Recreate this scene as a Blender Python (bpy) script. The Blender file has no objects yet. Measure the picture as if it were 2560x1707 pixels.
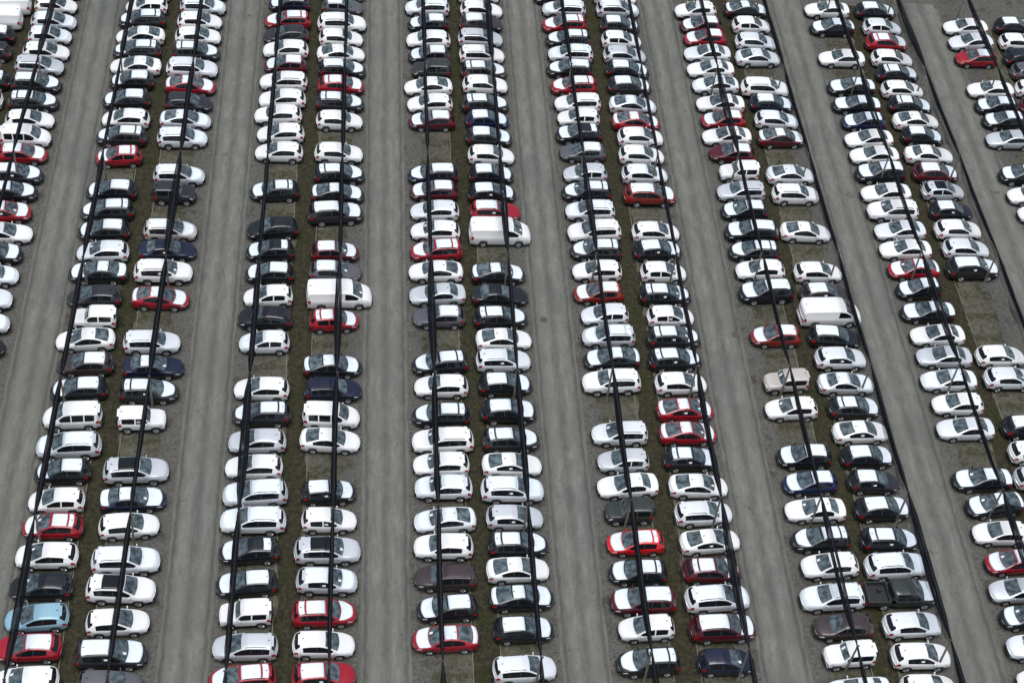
import bpy, bmesh, math, random
from mathutils import Matrix, Vector
random.seed(7)
R_ = math.radians
scene = bpy.context.scene
COL = scene.collection

# ---------------------------------------------------------------- camera
cam_d = bpy.data.cameras.new("Camera")
cam_d.sensor_width = 36.0
cam_d.lens = 36.0 * 4029.17 / 2560.0
cam_d.clip_start = 1.0
cam_d.clip_end = 3000.0
cam = bpy.data.objects.new("Camera", cam_d)
COL.objects.link(cam)
right = Vector((0.99399833, -0.05522331, 0.09443361))
down = Vector((0.02370468, -0.73399454, -0.67874156))
fwd = Vector((0.10679611, 0.67690649, -0.7282803))
cam.matrix_world = Matrix(((right.x, -down.x, -fwd.x, 0.0),
                           (right.y, -down.y, -fwd.y, 0.0),
                           (right.z, -down.z, -fwd.z, 94.0),
                           (0, 0, 0, 1)))
scene.camera = cam

# ---------------------------------------------------------------- sky and sun (overcast)
SUN_EL, SUN_AZ = R_(80), R_(200)
world = bpy.data.worlds.new("World")
scene.world = world
world.use_nodes = True
wn, wl = world.node_tree.nodes, world.node_tree.links
bg = wn["Background"]
sky = wn.new("ShaderNodeTexSky")
sky.sky_type = 'NISHITA'
sky.sun_disc = False
sky.sun_elevation = SUN_EL
sky.sun_rotation = SUN_AZ
sky.air_density = 1.0
sky.dust_density = 4.0
hs = wn.new("ShaderNodeHueSaturation")
hs.inputs["Saturation"].default_value = 0.75
wl.new(sky.outputs[0], hs.inputs["Color"])
wl.new(hs.outputs[0], bg.inputs["Color"])
bg.inputs["Strength"].default_value = 0.05
sun_d = bpy.data.lights.new("sun", 'SUN')
sun_d.energy = 1.5
sun_d.angle = R_(46)
sun_d.color = (0.94, 0.975, 1.0)
sun = bpy.data.objects.new("sun", sun_d)
sun.rotation_euler = (R_(90) - SUN_EL, 0, R_(180) - SUN_AZ)
COL.objects.link(sun)
scene.view_settings.view_transform = 'Standard'
scene.view_settings.look = 'None'
scene.view_settings.exposure = 0.95
scene.view_settings.gamma = 1.0

# ---------------------------------------------------------------- where each car stands: metres, then numbers for kind, colour and film; one list per file of cars
CARS = [
[(-31.96, 114.18, 0, 0, 0), (-31.75, 116.96, 0, 1, 2), (-32.17, 121.05, 0, 3, 0), (-32.41, 123.49, 0, 1, 1), (-32.57, 125.87, 7, 0, 0), (-32.10, 128.12, 7, 0, 0)],
[(-27.31, 84.85, 0, 1, 0), (-27.39, 87.29, 0, 2, 1), (-27.60, 89.86, 0, 2, 0), (-27.49, 92.52, 0, 2, 1), (-27.62, 94.99, 0, 1, 1), (-27.31, 97.35, 3, 0, 0), (-27.60, 99.81, 0, 5, 1), (-27.54, 102.28, 2, 1, 1), (-27.39, 104.54, 2, 3, 1), (-27.29, 107.20, 0, 5, 1), (-27.31, 109.35, 5, 0, 0), (-27.30, 111.69, 0, 0, 0), (-27.38, 114.24, 2, 3, 3), (-27.46, 116.77, 2, 3, 1), (-27.53, 119.28, 2, 2, 0), (-27.24, 121.40, 0, 0, 0), (-27.22, 123.78, 0, 2, 1), (-27.18, 126.05, 0, 2, 1), (-27.31, 128.52, 0, 0, 0), (-27.33, 130.89, 0, 0, 0)],
[(-19.46, 55.94, 0, 0, 0), (-19.63, 58.34, 0, 5, 2), (-19.44, 60.69, 0, 13, 0), (-19.50, 63.15, 0, 1, 0), (-19.48, 65.64, 0, 0, 0), (-19.42, 68.17, 0, 5, 3), (-19.45, 70.37, 0, 0, 0), (-19.38, 73.00, 0, 1, 1), (-19.25, 75.31, 1, 2, 1), (-19.33, 78.09, 5, 0, 0), (-19.21, 80.81, 0, 1, 1), (-19.03, 83.34, 0, 10, 2), (-19.34, 85.84, 4, 0, 0), (-18.97, 88.05, 6, 0, 0), (-19.22, 90.47, 0, 3, 0), (-19.25, 93.21, 3, 1, 1), (-19.13, 95.54, 0, 2, 0), (-19.33, 98.09, 0, 1, 1), (-19.33, 100.46, 2, 3, 3), (-19.26, 102.97, 0, 1, 1), (-19.14, 107.29, 0, 5, 3), (-19.19, 109.96, 2, 3, 3), (-19.07, 112.34, 0, 0, 0), (-19.30, 115.05, 0, 1, 1), (-19.10, 117.71, 0, 1, 1), (-18.98, 119.87, 3, 0, 0), (-19.07, 122.22, 2, 3, 3), (-18.99, 124.38, 4, 0, 0), (-19.09, 126.94, 2, 3, 3), (-18.88, 129.06, 0, 0, 0), (-18.79, 131.21, 0, 0, 0)],
[(-14.24, 55.67, 0, 4, 0), (-14.41, 57.87, 1, 3, 1), (-14.23, 60.38, 0, 0, 0), (-14.28, 62.94, 1, 0, 5), (-14.21, 65.30, 1, 2, 1), (-14.31, 68.29, 0, 0, 0), (-14.28, 70.60, 3, 8, 1), (-14.30, 73.10, 1, 2, 5), (-14.35, 77.90, 6, 0, 0), (-14.15, 80.73, 2, 3, 3), (-14.06, 83.20, 3, 8, 2), (-14.38, 85.71, 2, 2, 0), (-14.16, 90.48, 4, 5, 1), (-14.19, 93.36, 1, 0, 0), (-14.09, 95.94, 3, 8, 0), (-14.07, 98.27, 2, 12, 1), (-14.10, 102.74, 9, 3, 0), (-13.93, 105.11, 2, 2, 1), (-14.06, 110.03, 2, 2, 3), (-13.98, 112.49, 4, 2, 1), (-13.94, 114.93, 0, 3, 0), (-13.93, 117.34, 4, 5, 1), (-13.97, 119.73, 1, 2, 0), (-13.83, 122.34, 2, 3, 3), (-13.80, 124.58, 0, 0, 0), (-13.84, 127.05, 0, 0, 0), (-13.70, 129.40, 2, 2, 1), (-13.67, 131.71, 0, 1, 1)],
[(-5.70, 56.08, 2, 5, 3), (-5.66, 58.48, 2, 2, 0), (-5.80, 61.04, 6, 0, 0), (-5.83, 63.54, 0, 1, 1), (-5.79, 66.26, 0, 1, 4), (-5.70, 68.80, 1, 2, 1), (-5.67, 71.19, 1, 2, 1), (-5.88, 73.66, 0, 0, 0), (-5.77, 76.01, 0, 2, 0), (-5.58, 78.69, 2, 3, 3), (-5.70, 81.18, 0, 0, 0), (-5.73, 85.99, 0, 2, 1), (-5.81, 88.57, 0, 1, 0), (-5.67, 90.98, 0, 0, 0), (-5.66, 93.63, 0, 1, 1), (-5.74, 96.23, 0, 1, 4), (-5.67, 98.84, 0, 1, 0), (-5.70, 103.58, 0, 1, 3), (-5.55, 108.61, 0, 0, 0), (-5.51, 111.12, 0, 0, 0), (-5.85, 113.59, 0, 0, 0), (-5.56, 115.84, 0, 0, 0), (-5.56, 118.44, 2, 0, 0), (-5.46, 120.95, 0, 7, 1), (-5.55, 123.16, 0, 0, 0), (-5.59, 125.43, 0, 3, 0), (-5.53, 127.76, 2, 5, 3), (-5.48, 130.57, 0, 8, 1), (-5.51, 132.81, 0, 0, 0)],
[(-0.51, 56.34, 0, 5, 2), (-0.57, 58.71, 0, 0, 0), (-0.59, 61.15, 2, 5, 3), (-0.46, 63.77, 0, 2, 1), (-0.48, 66.28, 1, 2, 5), (-0.43, 68.96, 0, 0, 0), (-0.52, 71.47, 0, 1, 1), (-0.51, 76.28, 4, 0, 0), (-0.47, 78.56, 5, 0, 0), (-0.40, 81.21, 2, 8, 0), (-0.49, 83.66, 4, 1, 1), (-0.46, 88.51, 0, 5, 3), (-0.07, 91.17, 7, 0, 0), (-0.48, 94.03, 0, 4, 2), (-0.53, 96.33, 0, 7, 1), (-0.57, 100.96, 1, 3, 1), (-0.43, 103.49, 4, 1, 1), (-0.34, 105.96, 2, 1, 3), (-0.43, 108.68, 0, 0, 0), (-0.46, 113.22, 0, 0, 0), (-0.46, 115.77, 2, 3, 3), (-0.40, 118.22, 0, 5, 3), (-0.34, 120.64, 2, 1, 1), (-0.48, 122.94, 4, 0, 0), (-0.52, 125.37, 0, 0, 0), (-0.46, 127.62, 1, 0, 0), (-0.45, 130.43, 0, 4, 2), (-0.43, 132.67, 0, 0, 0)],
[(7.68, 59.21, 4, 5, 1), (7.89, 61.65, 0, 1, 1), (7.81, 64.16, 2, 10, 0), (7.73, 66.75, 0, 0, 0), (7.91, 69.09, 4, 2, 1), (7.87, 72.01, 0, 2, 1), (7.77, 74.18, 0, 0, 0), (7.94, 76.37, 1, 0, 0), (7.89, 78.92, 2, 1, 3), (7.97, 81.83, 0, 0, 0), (7.94, 84.20, 2, 1, 3), (7.98, 89.23, 0, 4, 2), (7.91, 91.73, 3, 2, 0), (7.84, 94.36, 4, 0, 0), (7.94, 96.82, 2, 5, 3), (7.91, 99.19, 0, 0, 0), (7.92, 101.69, 0, 2, 0), (7.93, 104.26, 0, 7, 1), (7.88, 106.39, 2, 8, 1), (7.95, 113.73, 0, 7, 1), (7.80, 116.12, 0, 0, 0), (7.70, 118.58, 4, 0, 0), (8.00, 121.05, 6, 14, 0), (7.90, 123.35, 0, 3, 1), (7.84, 125.64, 0, 0, 0), (7.90, 128.32, 0, 1, 1), (7.84, 130.89, 2, 2, 1), (7.89, 133.33, 0, 0, 0)],
[(12.83, 56.86, 2, 2, 0), (12.95, 59.97, 0, 1, 1), (12.99, 62.54, 4, 1, 1), (12.85, 64.85, 4, 0, 0), (12.98, 67.00, 2, 1, 3), (12.88, 69.40, 0, 2, 0), (12.85, 71.86, 1, 2, 1), (12.95, 74.23, 4, 0, 0), (13.00, 76.63, 2, 3, 3), (12.99, 79.42, 0, 1, 1), (12.88, 82.19, 0, 1, 1), (12.84, 84.63, 2, 2, 0), (13.00, 86.89, 4, 0, 0), (12.86, 89.28, 2, 1, 3), (12.94, 91.80, 3, 1, 0), (12.93, 94.31, 4, 1, 1), (13.31, 99.09, 7, 0, 0), (13.02, 101.87, 2, 5, 2), (12.85, 104.23, 0, 1, 1), (12.92, 106.65, 0, 1, 1), (13.03, 109.20, 0, 0, 0), (12.95, 111.73, 0, 3, 1), (12.91, 114.10, 0, 9, 1), (12.81, 116.36, 2, 3, 3), (12.93, 119.08, 0, 0, 0), (12.88, 121.28, 2, 10, 3), (12.82, 123.69, 2, 0, 0), (12.78, 126.25, 2, 2, 0), (12.93, 128.70, 0, 10, 2), (13.08, 130.93, 0, 0, 0), (12.91, 133.37, 0, 0, 0)],
[(21.40, 57.43, 2, 1, 3), (21.56, 60.11, 0, 0, 0), (21.59, 62.30, 1, 7, 1), (21.50, 64.76, 0, 1, 3), (21.58, 67.30, 0, 6, 3), (21.36, 70.01, 6, 14, 0), (21.55, 72.45, 3, 0, 0), (21.46, 74.77, 0, 2, 0), (21.44, 77.41, 2, 2, 0), (21.31, 82.60, 1, 0, 0), (21.62, 85.13, 4, 1, 1), (21.57, 87.53, 2, 2, 3), (21.49, 89.88, 0, 2, 0), (21.23, 92.42, 0, 11, 1), (21.33, 94.97, 0, 0, 0), (21.47, 97.46, 2, 3, 3), (21.51, 99.68, 1, 0, 0), (21.39, 102.34, 2, 2, 3), (21.32, 104.79, 2, 1, 3), (21.38, 107.17, 0, 2, 0), (21.43, 110.11, 0, 4, 2), (21.30, 112.59, 0, 1, 4), (21.44, 114.89, 0, 0, 0), (21.52, 117.01, 2, 0, 0), (21.37, 119.55, 2, 5, 3), (21.21, 122.09, 2, 1, 1), (21.46, 124.46, 2, 2, 3), (21.43, 126.78, 2, 1, 3), (21.24, 129.14, 2, 5, 3), (21.38, 131.66, 2, 2, 1), (20.64, 133.82, 0, 1, 0)],
[(26.71, 57.45, 0, 8, 0), (26.85, 60.11, 1, 7, 1), (26.81, 62.52, 1, 2, 1), (26.75, 64.90, 0, 7, 3), (26.99, 67.47, 4, 0, 0), (26.85, 69.96, 2, 2, 0), (26.81, 72.50, 4, 0, 0), (26.54, 75.08, 0, 1, 3), (26.70, 77.58, 4, 5, 1), (26.79, 79.93, 4, 5, 1), (26.79, 82.63, 0, 0, 0), (26.63, 85.17, 2, 1, 3), (26.83, 87.58, 2, 3, 3), (26.85, 89.89, 0, 0, 0), (26.70, 92.37, 2, 1, 3), (26.88, 95.00, 0, 0, 0), (26.73, 97.69, 0, 1, 1), (26.80, 99.91, 0, 0, 0), (26.80, 104.58, 1, 11, 1), (26.69, 107.37, 0, 2, 1), (26.68, 109.95, 0, 0, 0), (26.85, 112.38, 0, 0, 0), (26.70, 114.69, 4, 5, 1), (26.65, 117.06, 4, 2, 1), (26.65, 119.97, 0, 3, 1), (26.69, 122.37, 0, 1, 1), (26.66, 124.66, 0, 2, 0), (26.58, 126.98, 0, 0, 0), (26.67, 129.45, 0, 3, 1), (26.73, 132.01, 2, 2, 1), (26.64, 134.13, 2, 0, 0)],
[(35.57, 55.22, 3, 2, 1), (35.45, 57.96, 6, 0, 0), (35.52, 60.27, 0, 10, 0), (35.18, 62.68, 1, 2, 1), (35.54, 65.42, 0, 0, 0), (35.34, 67.77, 2, 1, 3), (35.42, 70.42, 3, 0, 0), (35.52, 72.96, 0, 9, 1), (35.51, 75.47, 0, 1, 1), (35.34, 80.26, 0, 0, 0), (35.35, 82.99, 6, 12, 0), (35.42, 88.04, 0, 11, 1), (35.45, 93.03, 1, 1, 1), (35.33, 95.54, 0, 0, 0), (35.19, 97.91, 2, 1, 3), (35.36, 100.30, 1, 1, 1), (35.19, 103.06, 0, 1, 1), (35.22, 105.49, 2, 2, 0), (35.40, 108.06, 6, 0, 0), (35.22, 110.72, 0, 7, 2), (35.06, 113.08, 3, 0, 0), (35.10, 115.43, 0, 5, 1), (35.14, 117.82, 3, 0, 0), (35.07, 120.60, 4, 2, 1), (34.93, 123.01, 3, 0, 0), (34.96, 125.49, 3, 2, 0), (35.09, 127.94, 0, 5, 1), (35.00, 130.07, 0, 7, 1), (34.71, 132.41, 0, 0, 0)],
[(40.48, 55.48, 0, 0, 0), (40.51, 57.92, 0, 0, 0), (40.47, 60.44, 0, 2, 0), (40.32, 63.04, 8, 14, 1), (40.41, 65.43, 1, 2, 1), (40.46, 67.74, 2, 1, 3), (40.53, 70.60, 0, 1, 1), (40.41, 73.15, 0, 3, 2), (40.41, 75.57, 0, 1, 1), (40.40, 78.00, 4, 0, 0), (40.39, 80.50, 0, 3, 3), (40.23, 83.00, 3, 2, 1), (40.31, 85.64, 0, 2, 0), (40.26, 88.02, 2, 1, 2), (40.37, 90.60, 7, 0, 0), (40.40, 93.08, 0, 10, 2), (40.30, 95.54, 0, 0, 0), (40.12, 100.51, 4, 0, 0), (40.11, 105.37, 2, 0, 0), (40.13, 108.00, 4, 2, 0), (40.15, 113.14, 4, 7, 1), (40.12, 115.65, 0, 2, 1), (40.06, 118.13, 0, 8, 1), (39.77, 120.34, 1, 0, 0), (39.89, 125.14, 4, 2, 0), (40.08, 127.68, 0, 2, 0), (40.06, 130.36, 0, 0, 0), (39.98, 132.99, 4, 1, 1)],
[(48.98, 56.08, 0, 0, 0), (49.11, 58.70, 0, 2, 0), (49.18, 61.21, 0, 1, 1), (49.07, 63.43, 0, 2, 0), (49.44, 65.95, 0, 5, 1), (49.14, 68.49, 0, 0, 0), (49.43, 71.14, 4, 1, 1), (49.07, 73.52, 3, 1, 1), (49.02, 78.53, 3, 2, 0), (49.03, 81.06, 0, 0, 0), (48.90, 83.59, 3, 2, 1), (49.16, 86.15, 3, 2, 0), (49.18, 88.56, 3, 0, 0), (48.98, 91.23, 3, 1, 1), (48.86, 93.91, 0, 1, 1), (48.93, 96.28, 4, 5, 1), (48.75, 98.69, 3, 0, 0), (48.81, 101.10, 3, 2, 0), (48.68, 103.58, 1, 0, 0), (48.60, 106.01, 3, 0, 0), (48.69, 108.68, 1, 1, 1), (48.63, 111.15, 3, 0, 0), (48.60, 113.47, 3, 0, 0), (48.66, 116.00, 0, 9, 1), (48.44, 118.49, 3, 1, 1), (48.51, 121.22, 3, 1, 1), (48.43, 125.65, 3, 0, 0), (48.48, 130.71, 4, 1, 1), (48.48, 133.65, 3, 0, 0)],
[(53.68, 73.71, 0, 2, 0), (53.98, 76.28, 0, 0, 0), (54.17, 78.82, 0, 1, 1), (54.03, 83.86, 0, 2, 0), (53.93, 86.36, 0, 0, 0), (54.19, 96.51, 1, 1, 1), (54.23, 99.00, 0, 2, 0), (54.08, 101.34, 0, 0, 0), (54.11, 103.89, 0, 1, 2), (53.99, 106.50, 0, 2, 5), (53.87, 108.94, 0, 7, 1), (53.86, 111.52, 3, 0, 0), (53.85, 114.16, 0, 1, 1), (53.73, 116.38, 4, 0, 0), (53.74, 118.73, 0, 1, 3), (53.46, 121.04, 0, 0, 0), (53.54, 123.58, 0, 1, 3), (53.50, 125.91, 0, 0, 0), (53.51, 128.47, 0, 5, 3), (53.61, 131.00, 0, 2, 0), (53.54, 133.85, 0, 1, 1)],
[(62.50, 103.93, 0, 0, 0), (62.39, 106.40, 3, 0, 0), (62.21, 109.08, 0, 1, 1), (62.46, 114.18, 3, 2, 0), (62.69, 117.00, 0, 1, 1), (62.53, 119.20, 0, 1, 1), (62.52, 121.62, 3, 0, 0), (62.38, 126.61, 0, 5, 2), (62.51, 129.29, 3, 2, 0), (62.57, 131.75, 3, 0, 0)],
[(66.91, 119.22, 0, 7, 1), (67.02, 121.91, 0, 0, 0), (67.53, 124.85, 0, 4, 0), (67.45, 126.97, 0, 1, 0), (67.61, 129.56, 0, 0, 0), (67.92, 132.33, 0, 1, 1)],
]
NETS = [(-28.12, -26.61, 98.3, 125.2), (-20.23, -19.71, 55.2, 125.7), (-13.95, -13.38, 54.0, 126.2), (-6.66, -6.15, 53.9, 126.8), (-0.15, 0.0, 55.3, 127.3), (7.17, 7.21, 54.0, 127.9), (13.6, 13.38, 54.0, 128.3), (21.02, 20.6, 54.5, 128.9), (27.6, 27.22, 54.0, 129.4), (35.08, 34.41, 55.4, 130.0), (41.74, 40.81, 54.0, 130.5), (48.95, 48.22, 64.8, 131.1), (55.85, 54.68, 90.4, 131.6), (62.4, 62.16, 112.6, 132.2)]

# ---------------------------------------------------------------- materials
def new_mat(name):
    m = bpy.data.materials.new(name); m.use_nodes = True
    n, l = m.node_tree.nodes, m.node_tree.links
    return m, n, l, n["Principled BSDF"]

def simple(name, col, rough=0.5, metal=0.0, coat=0.0, spec=0.5):
    m, n, l, b = new_mat(name)
    b.inputs["Base Color"].default_value = (*col, 1)
    b.inputs["Roughness"].default_value = rough
    b.inputs["Metallic"].default_value = metal
    b.inputs["Coat Weight"].default_value = coat
    b.inputs["Coat Roughness"].default_value = 0.08
    b.inputs["Specular IOR Level"].default_value = spec
    return m

def paint(name, col, metal=0.0, rough=0.30):
    """car paint under a little road dust"""
    m, n, l, b = new_mat(name)
    tc = n.new("ShaderNodeTexCoord")
    nz = n.new("ShaderNodeTexNoise"); nz.inputs["Scale"].default_value = 2.2; nz.inputs["Detail"].default_value = 5
    l.new(tc.outputs["Object"], nz.inputs["Vector"])
    rp = n.new("ShaderNodeMapRange"); rp.inputs[1].default_value = 0.45; rp.inputs[2].default_value = 0.8
    rp.inputs[3].default_value = 0.0; rp.inputs[4].default_value = 0.07
    l.new(nz.outputs["Fac"], rp.inputs[0])
    mx = n.new("ShaderNodeMix"); mx.data_type = 'RGBA'
    mx.inputs[6].default_value = (*col, 1); mx.inputs[7].default_value = (0.16, 0.15, 0.14, 1)
    l.new(rp.outputs[0], mx.inputs[0]); l.new(mx.outputs[2], b.inputs["Base Color"])
    b.inputs["Metallic"].default_value = metal
    b.inputs["Roughness"].default_value = rough
    b.inputs["Coat Weight"].default_value = 0.7
    b.inputs["Coat Roughness"].default_value = 0.12
    return m

PAINT = {
 'W': paint('white paint', (0.80, 0.80, 0.79)),
 'K': paint('black paint', (0.008, 0.010, 0.014)),
 'S': paint('silver paint', (0.80, 0.83, 0.86), 0.2, 0.33),
 'Z': paint('pale grey silver paint', (0.66, 0.69, 0.725), 0.3, 0.33),
 'D': paint('dark grey paint', (0.036, 0.036, 0.042), 0.3),
 'G': paint('grey paint', (0.13, 0.13, 0.145), 0.3),
 'R': paint('red paint', (0.31, 0.007, 0.018)),
 'T': paint('bright red paint', (0.62, 0.010, 0.016)),
 'C': paint('maroon paint', (0.085, 0.006, 0.012)),
 'N': paint('navy paint', (0.007, 0.010, 0.030)),
 'U': paint('blue paint', (0.008, 0.017, 0.070)),
 'B': paint('brown paint', (0.060, 0.045, 0.046), 0.3),
 'O': paint('orange paint', (0.22, 0.016, 0.010)),
 'A': paint('beige paint', (0.56, 0.52, 0.48), 0.2),
 'L': paint('light blue paint', (0.25, 0.43, 0.53)),
 'X': paint('dark green paint', (0.030, 0.036, 0.033)),
}
CNAME = {'W': 'white', 'K': 'black', 'S': 'silver', 'Z': 'silver', 'D': 'dark grey', 'G': 'grey', 'R': 'red', 'T': 'bright red', 'C': 'maroon',
         'N': 'navy', 'U': 'blue', 'B': 'brown', 'O': 'orange', 'A': 'beige', 'L': 'light blue', 'X': 'dark green'}
TRIM = simple('black plastic', (0.012, 0.012, 0.013), 0.6)
def glass_mat():
    m, n, l, b = new_mat('car glass')
    tc = n.new("ShaderNodeTexCoord"); oi = n.new("ShaderNodeObjectInfo")
    va = n.new("ShaderNodeVectorMath"); va.operation = 'ADD'
    l.new(tc.outputs["Object"], va.inputs[0]); l.new(oi.outputs["Location"], va.inputs[1])
    nz = n.new("ShaderNodeTexNoise"); nz.inputs["Scale"].default_value = 2.6; nz.inputs["Detail"].default_value = 3
    l.new(va.outputs[0], nz.inputs["Vector"])
    cr = n.new("ShaderNodeValToRGB"); e = cr.color_ramp.elements
    e[0].position = .36; e[0].color = (.028, .040, .046, 1); e[1].position = .66; e[1].color = (.135, .175, .19, 1)
    l.new(nz.outputs["Fac"], cr.inputs[0]); l.new(cr.outputs[0], b.inputs["Base Color"])
    b.inputs["Roughness"].default_value = .05; b.inputs["Coat Weight"].default_value = .6
    return m
GLASS = glass_mat()
GLASS2 = simple('privacy glass', (0.010, 0.012, 0.014), 0.06)
LAMP = simple('headlight lens', (0.55, 0.57, 0.6), 0.12)
TAIL = simple('tail light lens', (0.35, 0.008, 0.010), 0.18)
TYRE = simple('tyre rubber', (0.015, 0.015, 0.016), 0.85)
RIM = simple('alloy rim', (0.5, 0.5, 0.52), 0.35, 0.7)
PAPER = simple('white paper', (0.8, 0.8, 0.8), 0.7)

def film_mat():
    m, n, l, b = new_mat('protective film')
    tc = n.new("ShaderNodeTexCoord")
    nz = n.new("ShaderNodeTexNoise"); nz.inputs["Scale"].default_value = 5; nz.inputs["Detail"].default_value = 4
    l.new(tc.outputs["Object"], nz.inputs["Vector"])
    cr = n.new("ShaderNodeValToRGB")
    cr.color_ramp.elements[0].color = (0.66, 0.73, 0.80, 1); cr.color_ramp.elements[0].position = 0.3
    cr.color_ramp.elements[1].color = (0.76, 0.82, 0.87, 1); cr.color_ramp.elements[1].position = 0.6
    l.new(nz.outputs["Fac"], cr.inputs[0]); l.new(cr.outputs[0], b.inputs["Base Color"])
    bp = n.new("ShaderNodeBump"); bp.inputs["Strength"].default_value = 0.15; bp.inputs["Distance"].default_value = 0.02
    l.new(nz.outputs["Fac"], bp.inputs["Height"]); l.new(bp.outputs[0], b.inputs["Normal"])
    b.inputs["Roughness"].default_value = 0.42
    return m
FILM = film_mat()

def noise_ground(name, cols, scale, detail=8, rough=0.65, speck=None, mask=None, bump=0.3, stretch=(1, 1, 1), extra=None):
    """soil, gravel or paving: colours over a noise ramp, pebbles and a second colour in patches, all in world metres"""
    m, n, l, b = new_mat(name)
    tc = n.new("ShaderNodeTexCoord")
    mp = n.new("ShaderNodeMapping"); mp.inputs["Scale"].default_value = stretch
    l.new(tc.outputs["Object"], mp.inputs["Vector"])
    nz = n.new("ShaderNodeTexNoise"); nz.inputs["Scale"].default_value = scale; nz.inputs["Detail"].default_value = detail
    nz.inputs["Roughness"].default_value = 0.72
    l.new(mp.outputs[0], nz.inputs["Vector"])
    cr = n.new("ShaderNodeValToRGB"); e = cr.color_ramp.elements
    for i, (p, c) in enumerate(cols):
        q = e[i] if i < 2 else e.new(p)
        q.position = p; q.color = (*c, 1)
    l.new(nz.outputs["Fac"], cr.inputs[0])
    out = cr.outputs[0]
    if mask:                                   # (scale, lo, hi, colour, stretch)
        for sc, lo, hi, c, st in mask:
            mp2 = n.new("ShaderNodeMapping"); mp2.inputs["Scale"].default_value = st
            l.new(tc.outputs["Object"], mp2.inputs["Vector"])
            n2 = n.new("ShaderNodeTexNoise"); n2.inputs["Scale"].default_value = sc; n2.inputs["Detail"].default_value = 6
            n2.inputs["Roughness"].default_value = 0.65
            l.new(mp2.outputs[0], n2.inputs["Vector"])
            mr = n.new("ShaderNodeMapRange"); mr.inputs[1].default_value = lo; mr.inputs[2].default_value = hi
            l.new(n2.outputs["Fac"], mr.inputs[0])
            mx = n.new("ShaderNodeMix"); mx.data_type = 'RGBA'; mx.inputs[7].default_value = (*c, 1)
            l.new(mr.outputs[0], mx.inputs[0]); l.new(out, mx.inputs[6]); out = mx.outputs[2]
    if speck:                                  # (scale, threshold, dark, light)
        sc, th, dk, lt = speck
        v = n.new("ShaderNodeTexVoronoi"); v.inputs["Scale"].default_value = sc; v.inputs["Randomness"].default_value = 1
        l.new(tc.outputs["Object"], v.inputs["Vector"])
        sp = n.new("ShaderNodeSeparateColor"); l.new(v.outputs["Color"], sp.inputs[0])
        for lo, hi, c, ch in ((th, th + .05, dk, 0), (th + .04, th + .09, lt, 1)):
            mr = n.new("ShaderNodeMapRange"); mr.inputs[1].default_value = lo; mr.inputs[2].default_value = hi
            mr.inputs[4].default_value = 0.85
            l.new(sp.outputs[ch], mr.inputs[0])
            mx = n.new("ShaderNodeMix"); mx.data_type = 'RGBA'; mx.inputs[7].default_value = (*c, 1)
            l.new(mr.outputs[0], mx.inputs[0]); l.new(out, mx.inputs[6]); out = mx.outputs[2]
    if extra: out = extra(n, l, tc, out)
    l.new(out, b.inputs["Base Color"])
    b.inputs["Roughness"].default_value = 0.9
    b.inputs["Specular IOR Level"].default_value = 0.2
    if bump:
        bp = n.new("ShaderNodeBump"); bp.inputs["Strength"].default_value = bump; bp.inputs["Distance"].default_value = 0.05
        l.new(nz.outputs["Fac"], bp.inputs["Height"]); l.new(bp.outputs[0], b.inputs["Normal"])
    return m

# ---------------------------------------------------------------- mesh helpers
def link(name, me, parent=None, mats=()):
    o = bpy.data.objects.new(name, me)
    for m in mats: me.materials.append(m)
    COL.objects.link(o)
    if parent is not None: o.parent = parent
    return o

def mesh_from(name, verts, faces, smooth=False, midx=None):
    me = bpy.data.meshes.new(name)
    me.from_pydata(verts, [], faces)
    if midx: me.polygons.foreach_set("material_index", midx)
    if smooth: me.polygons.foreach_set("use_smooth", [True] * len(me.polygons))
    me.update()
    return me

class MB:
    """collects shapes into one mesh"""
    def __init__(s): s.v, s.f, s.m = [], [], []
    def add(s, v, f, mi=0):
        k = len(s.v); s.v += [tuple(p) for p in v]; s.f += [tuple(i + k for i in q) for q in f]; s.m += [mi] * len(f)
    def box(s, c, d, mi=0, rz=0.0, taper=1.0):
        cx, cy, cz = c; dx, dy, dz = (q / 2 for q in d); v = []
        for z in (-1, 1):
            t = taper if z > 0 else 1
            for x, y in ((-1, -1), (1, -1), (1, 1), (-1, 1)):
                px, py = x * dx * t, y * dy * t
                v.append((cx + px * math.cos(rz) - py * math.sin(rz), cy + px * math.sin(rz) + py * math.cos(rz), cz + z * dz))
        s.add(v, [(3, 2, 1, 0), (4, 5, 6, 7), (0, 1, 5, 4), (1, 2, 6, 5), (2, 3, 7, 6), (3, 0, 4, 7)], mi)
    def tube(s, pts, rad, seg=8, mi=0):
        """tapered tube along pts; rad a number, or (ry, rz) per point"""
        k = len(s.v); n = len(pts); base = []
        for i, p in enumerate(pts):
            a = Vector(pts[max(i - 1, 0)]); b = Vector(pts[min(i + 1, n - 1)]); d = (b - a).normalized()
            up = Vector((0, 0, 1)) if abs(d.z) < .9 else Vector((1, 0, 0))
            sd = d.cross(up).normalized(); u2 = sd.cross(d)
            r = rad[i] if isinstance(rad, list) else rad
            ra, rb = r if isinstance(r, tuple) else (r, r)
            for j in range(seg):
                t = 2 * math.pi * j / seg
                base.append(Vector(p) + sd * (ra * math.cos(t)) + u2 * (rb * math.sin(t)))
        f = []
        for i in range(n - 1):
            for j in range(seg):
                f.append((i * seg + j, i * seg + (j + 1) % seg, (i + 1) * seg + (j + 1) % seg, (i + 1) * seg + j))
        f.append(tuple(range(seg))[::-1]); f.append(tuple((n - 1) * seg + j for j in range(seg)))
        s.add(base, f, mi)
    def mesh(s, name, smooth=False): return mesh_from(name, s.v, s.f, smooth, s.m)

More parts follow.
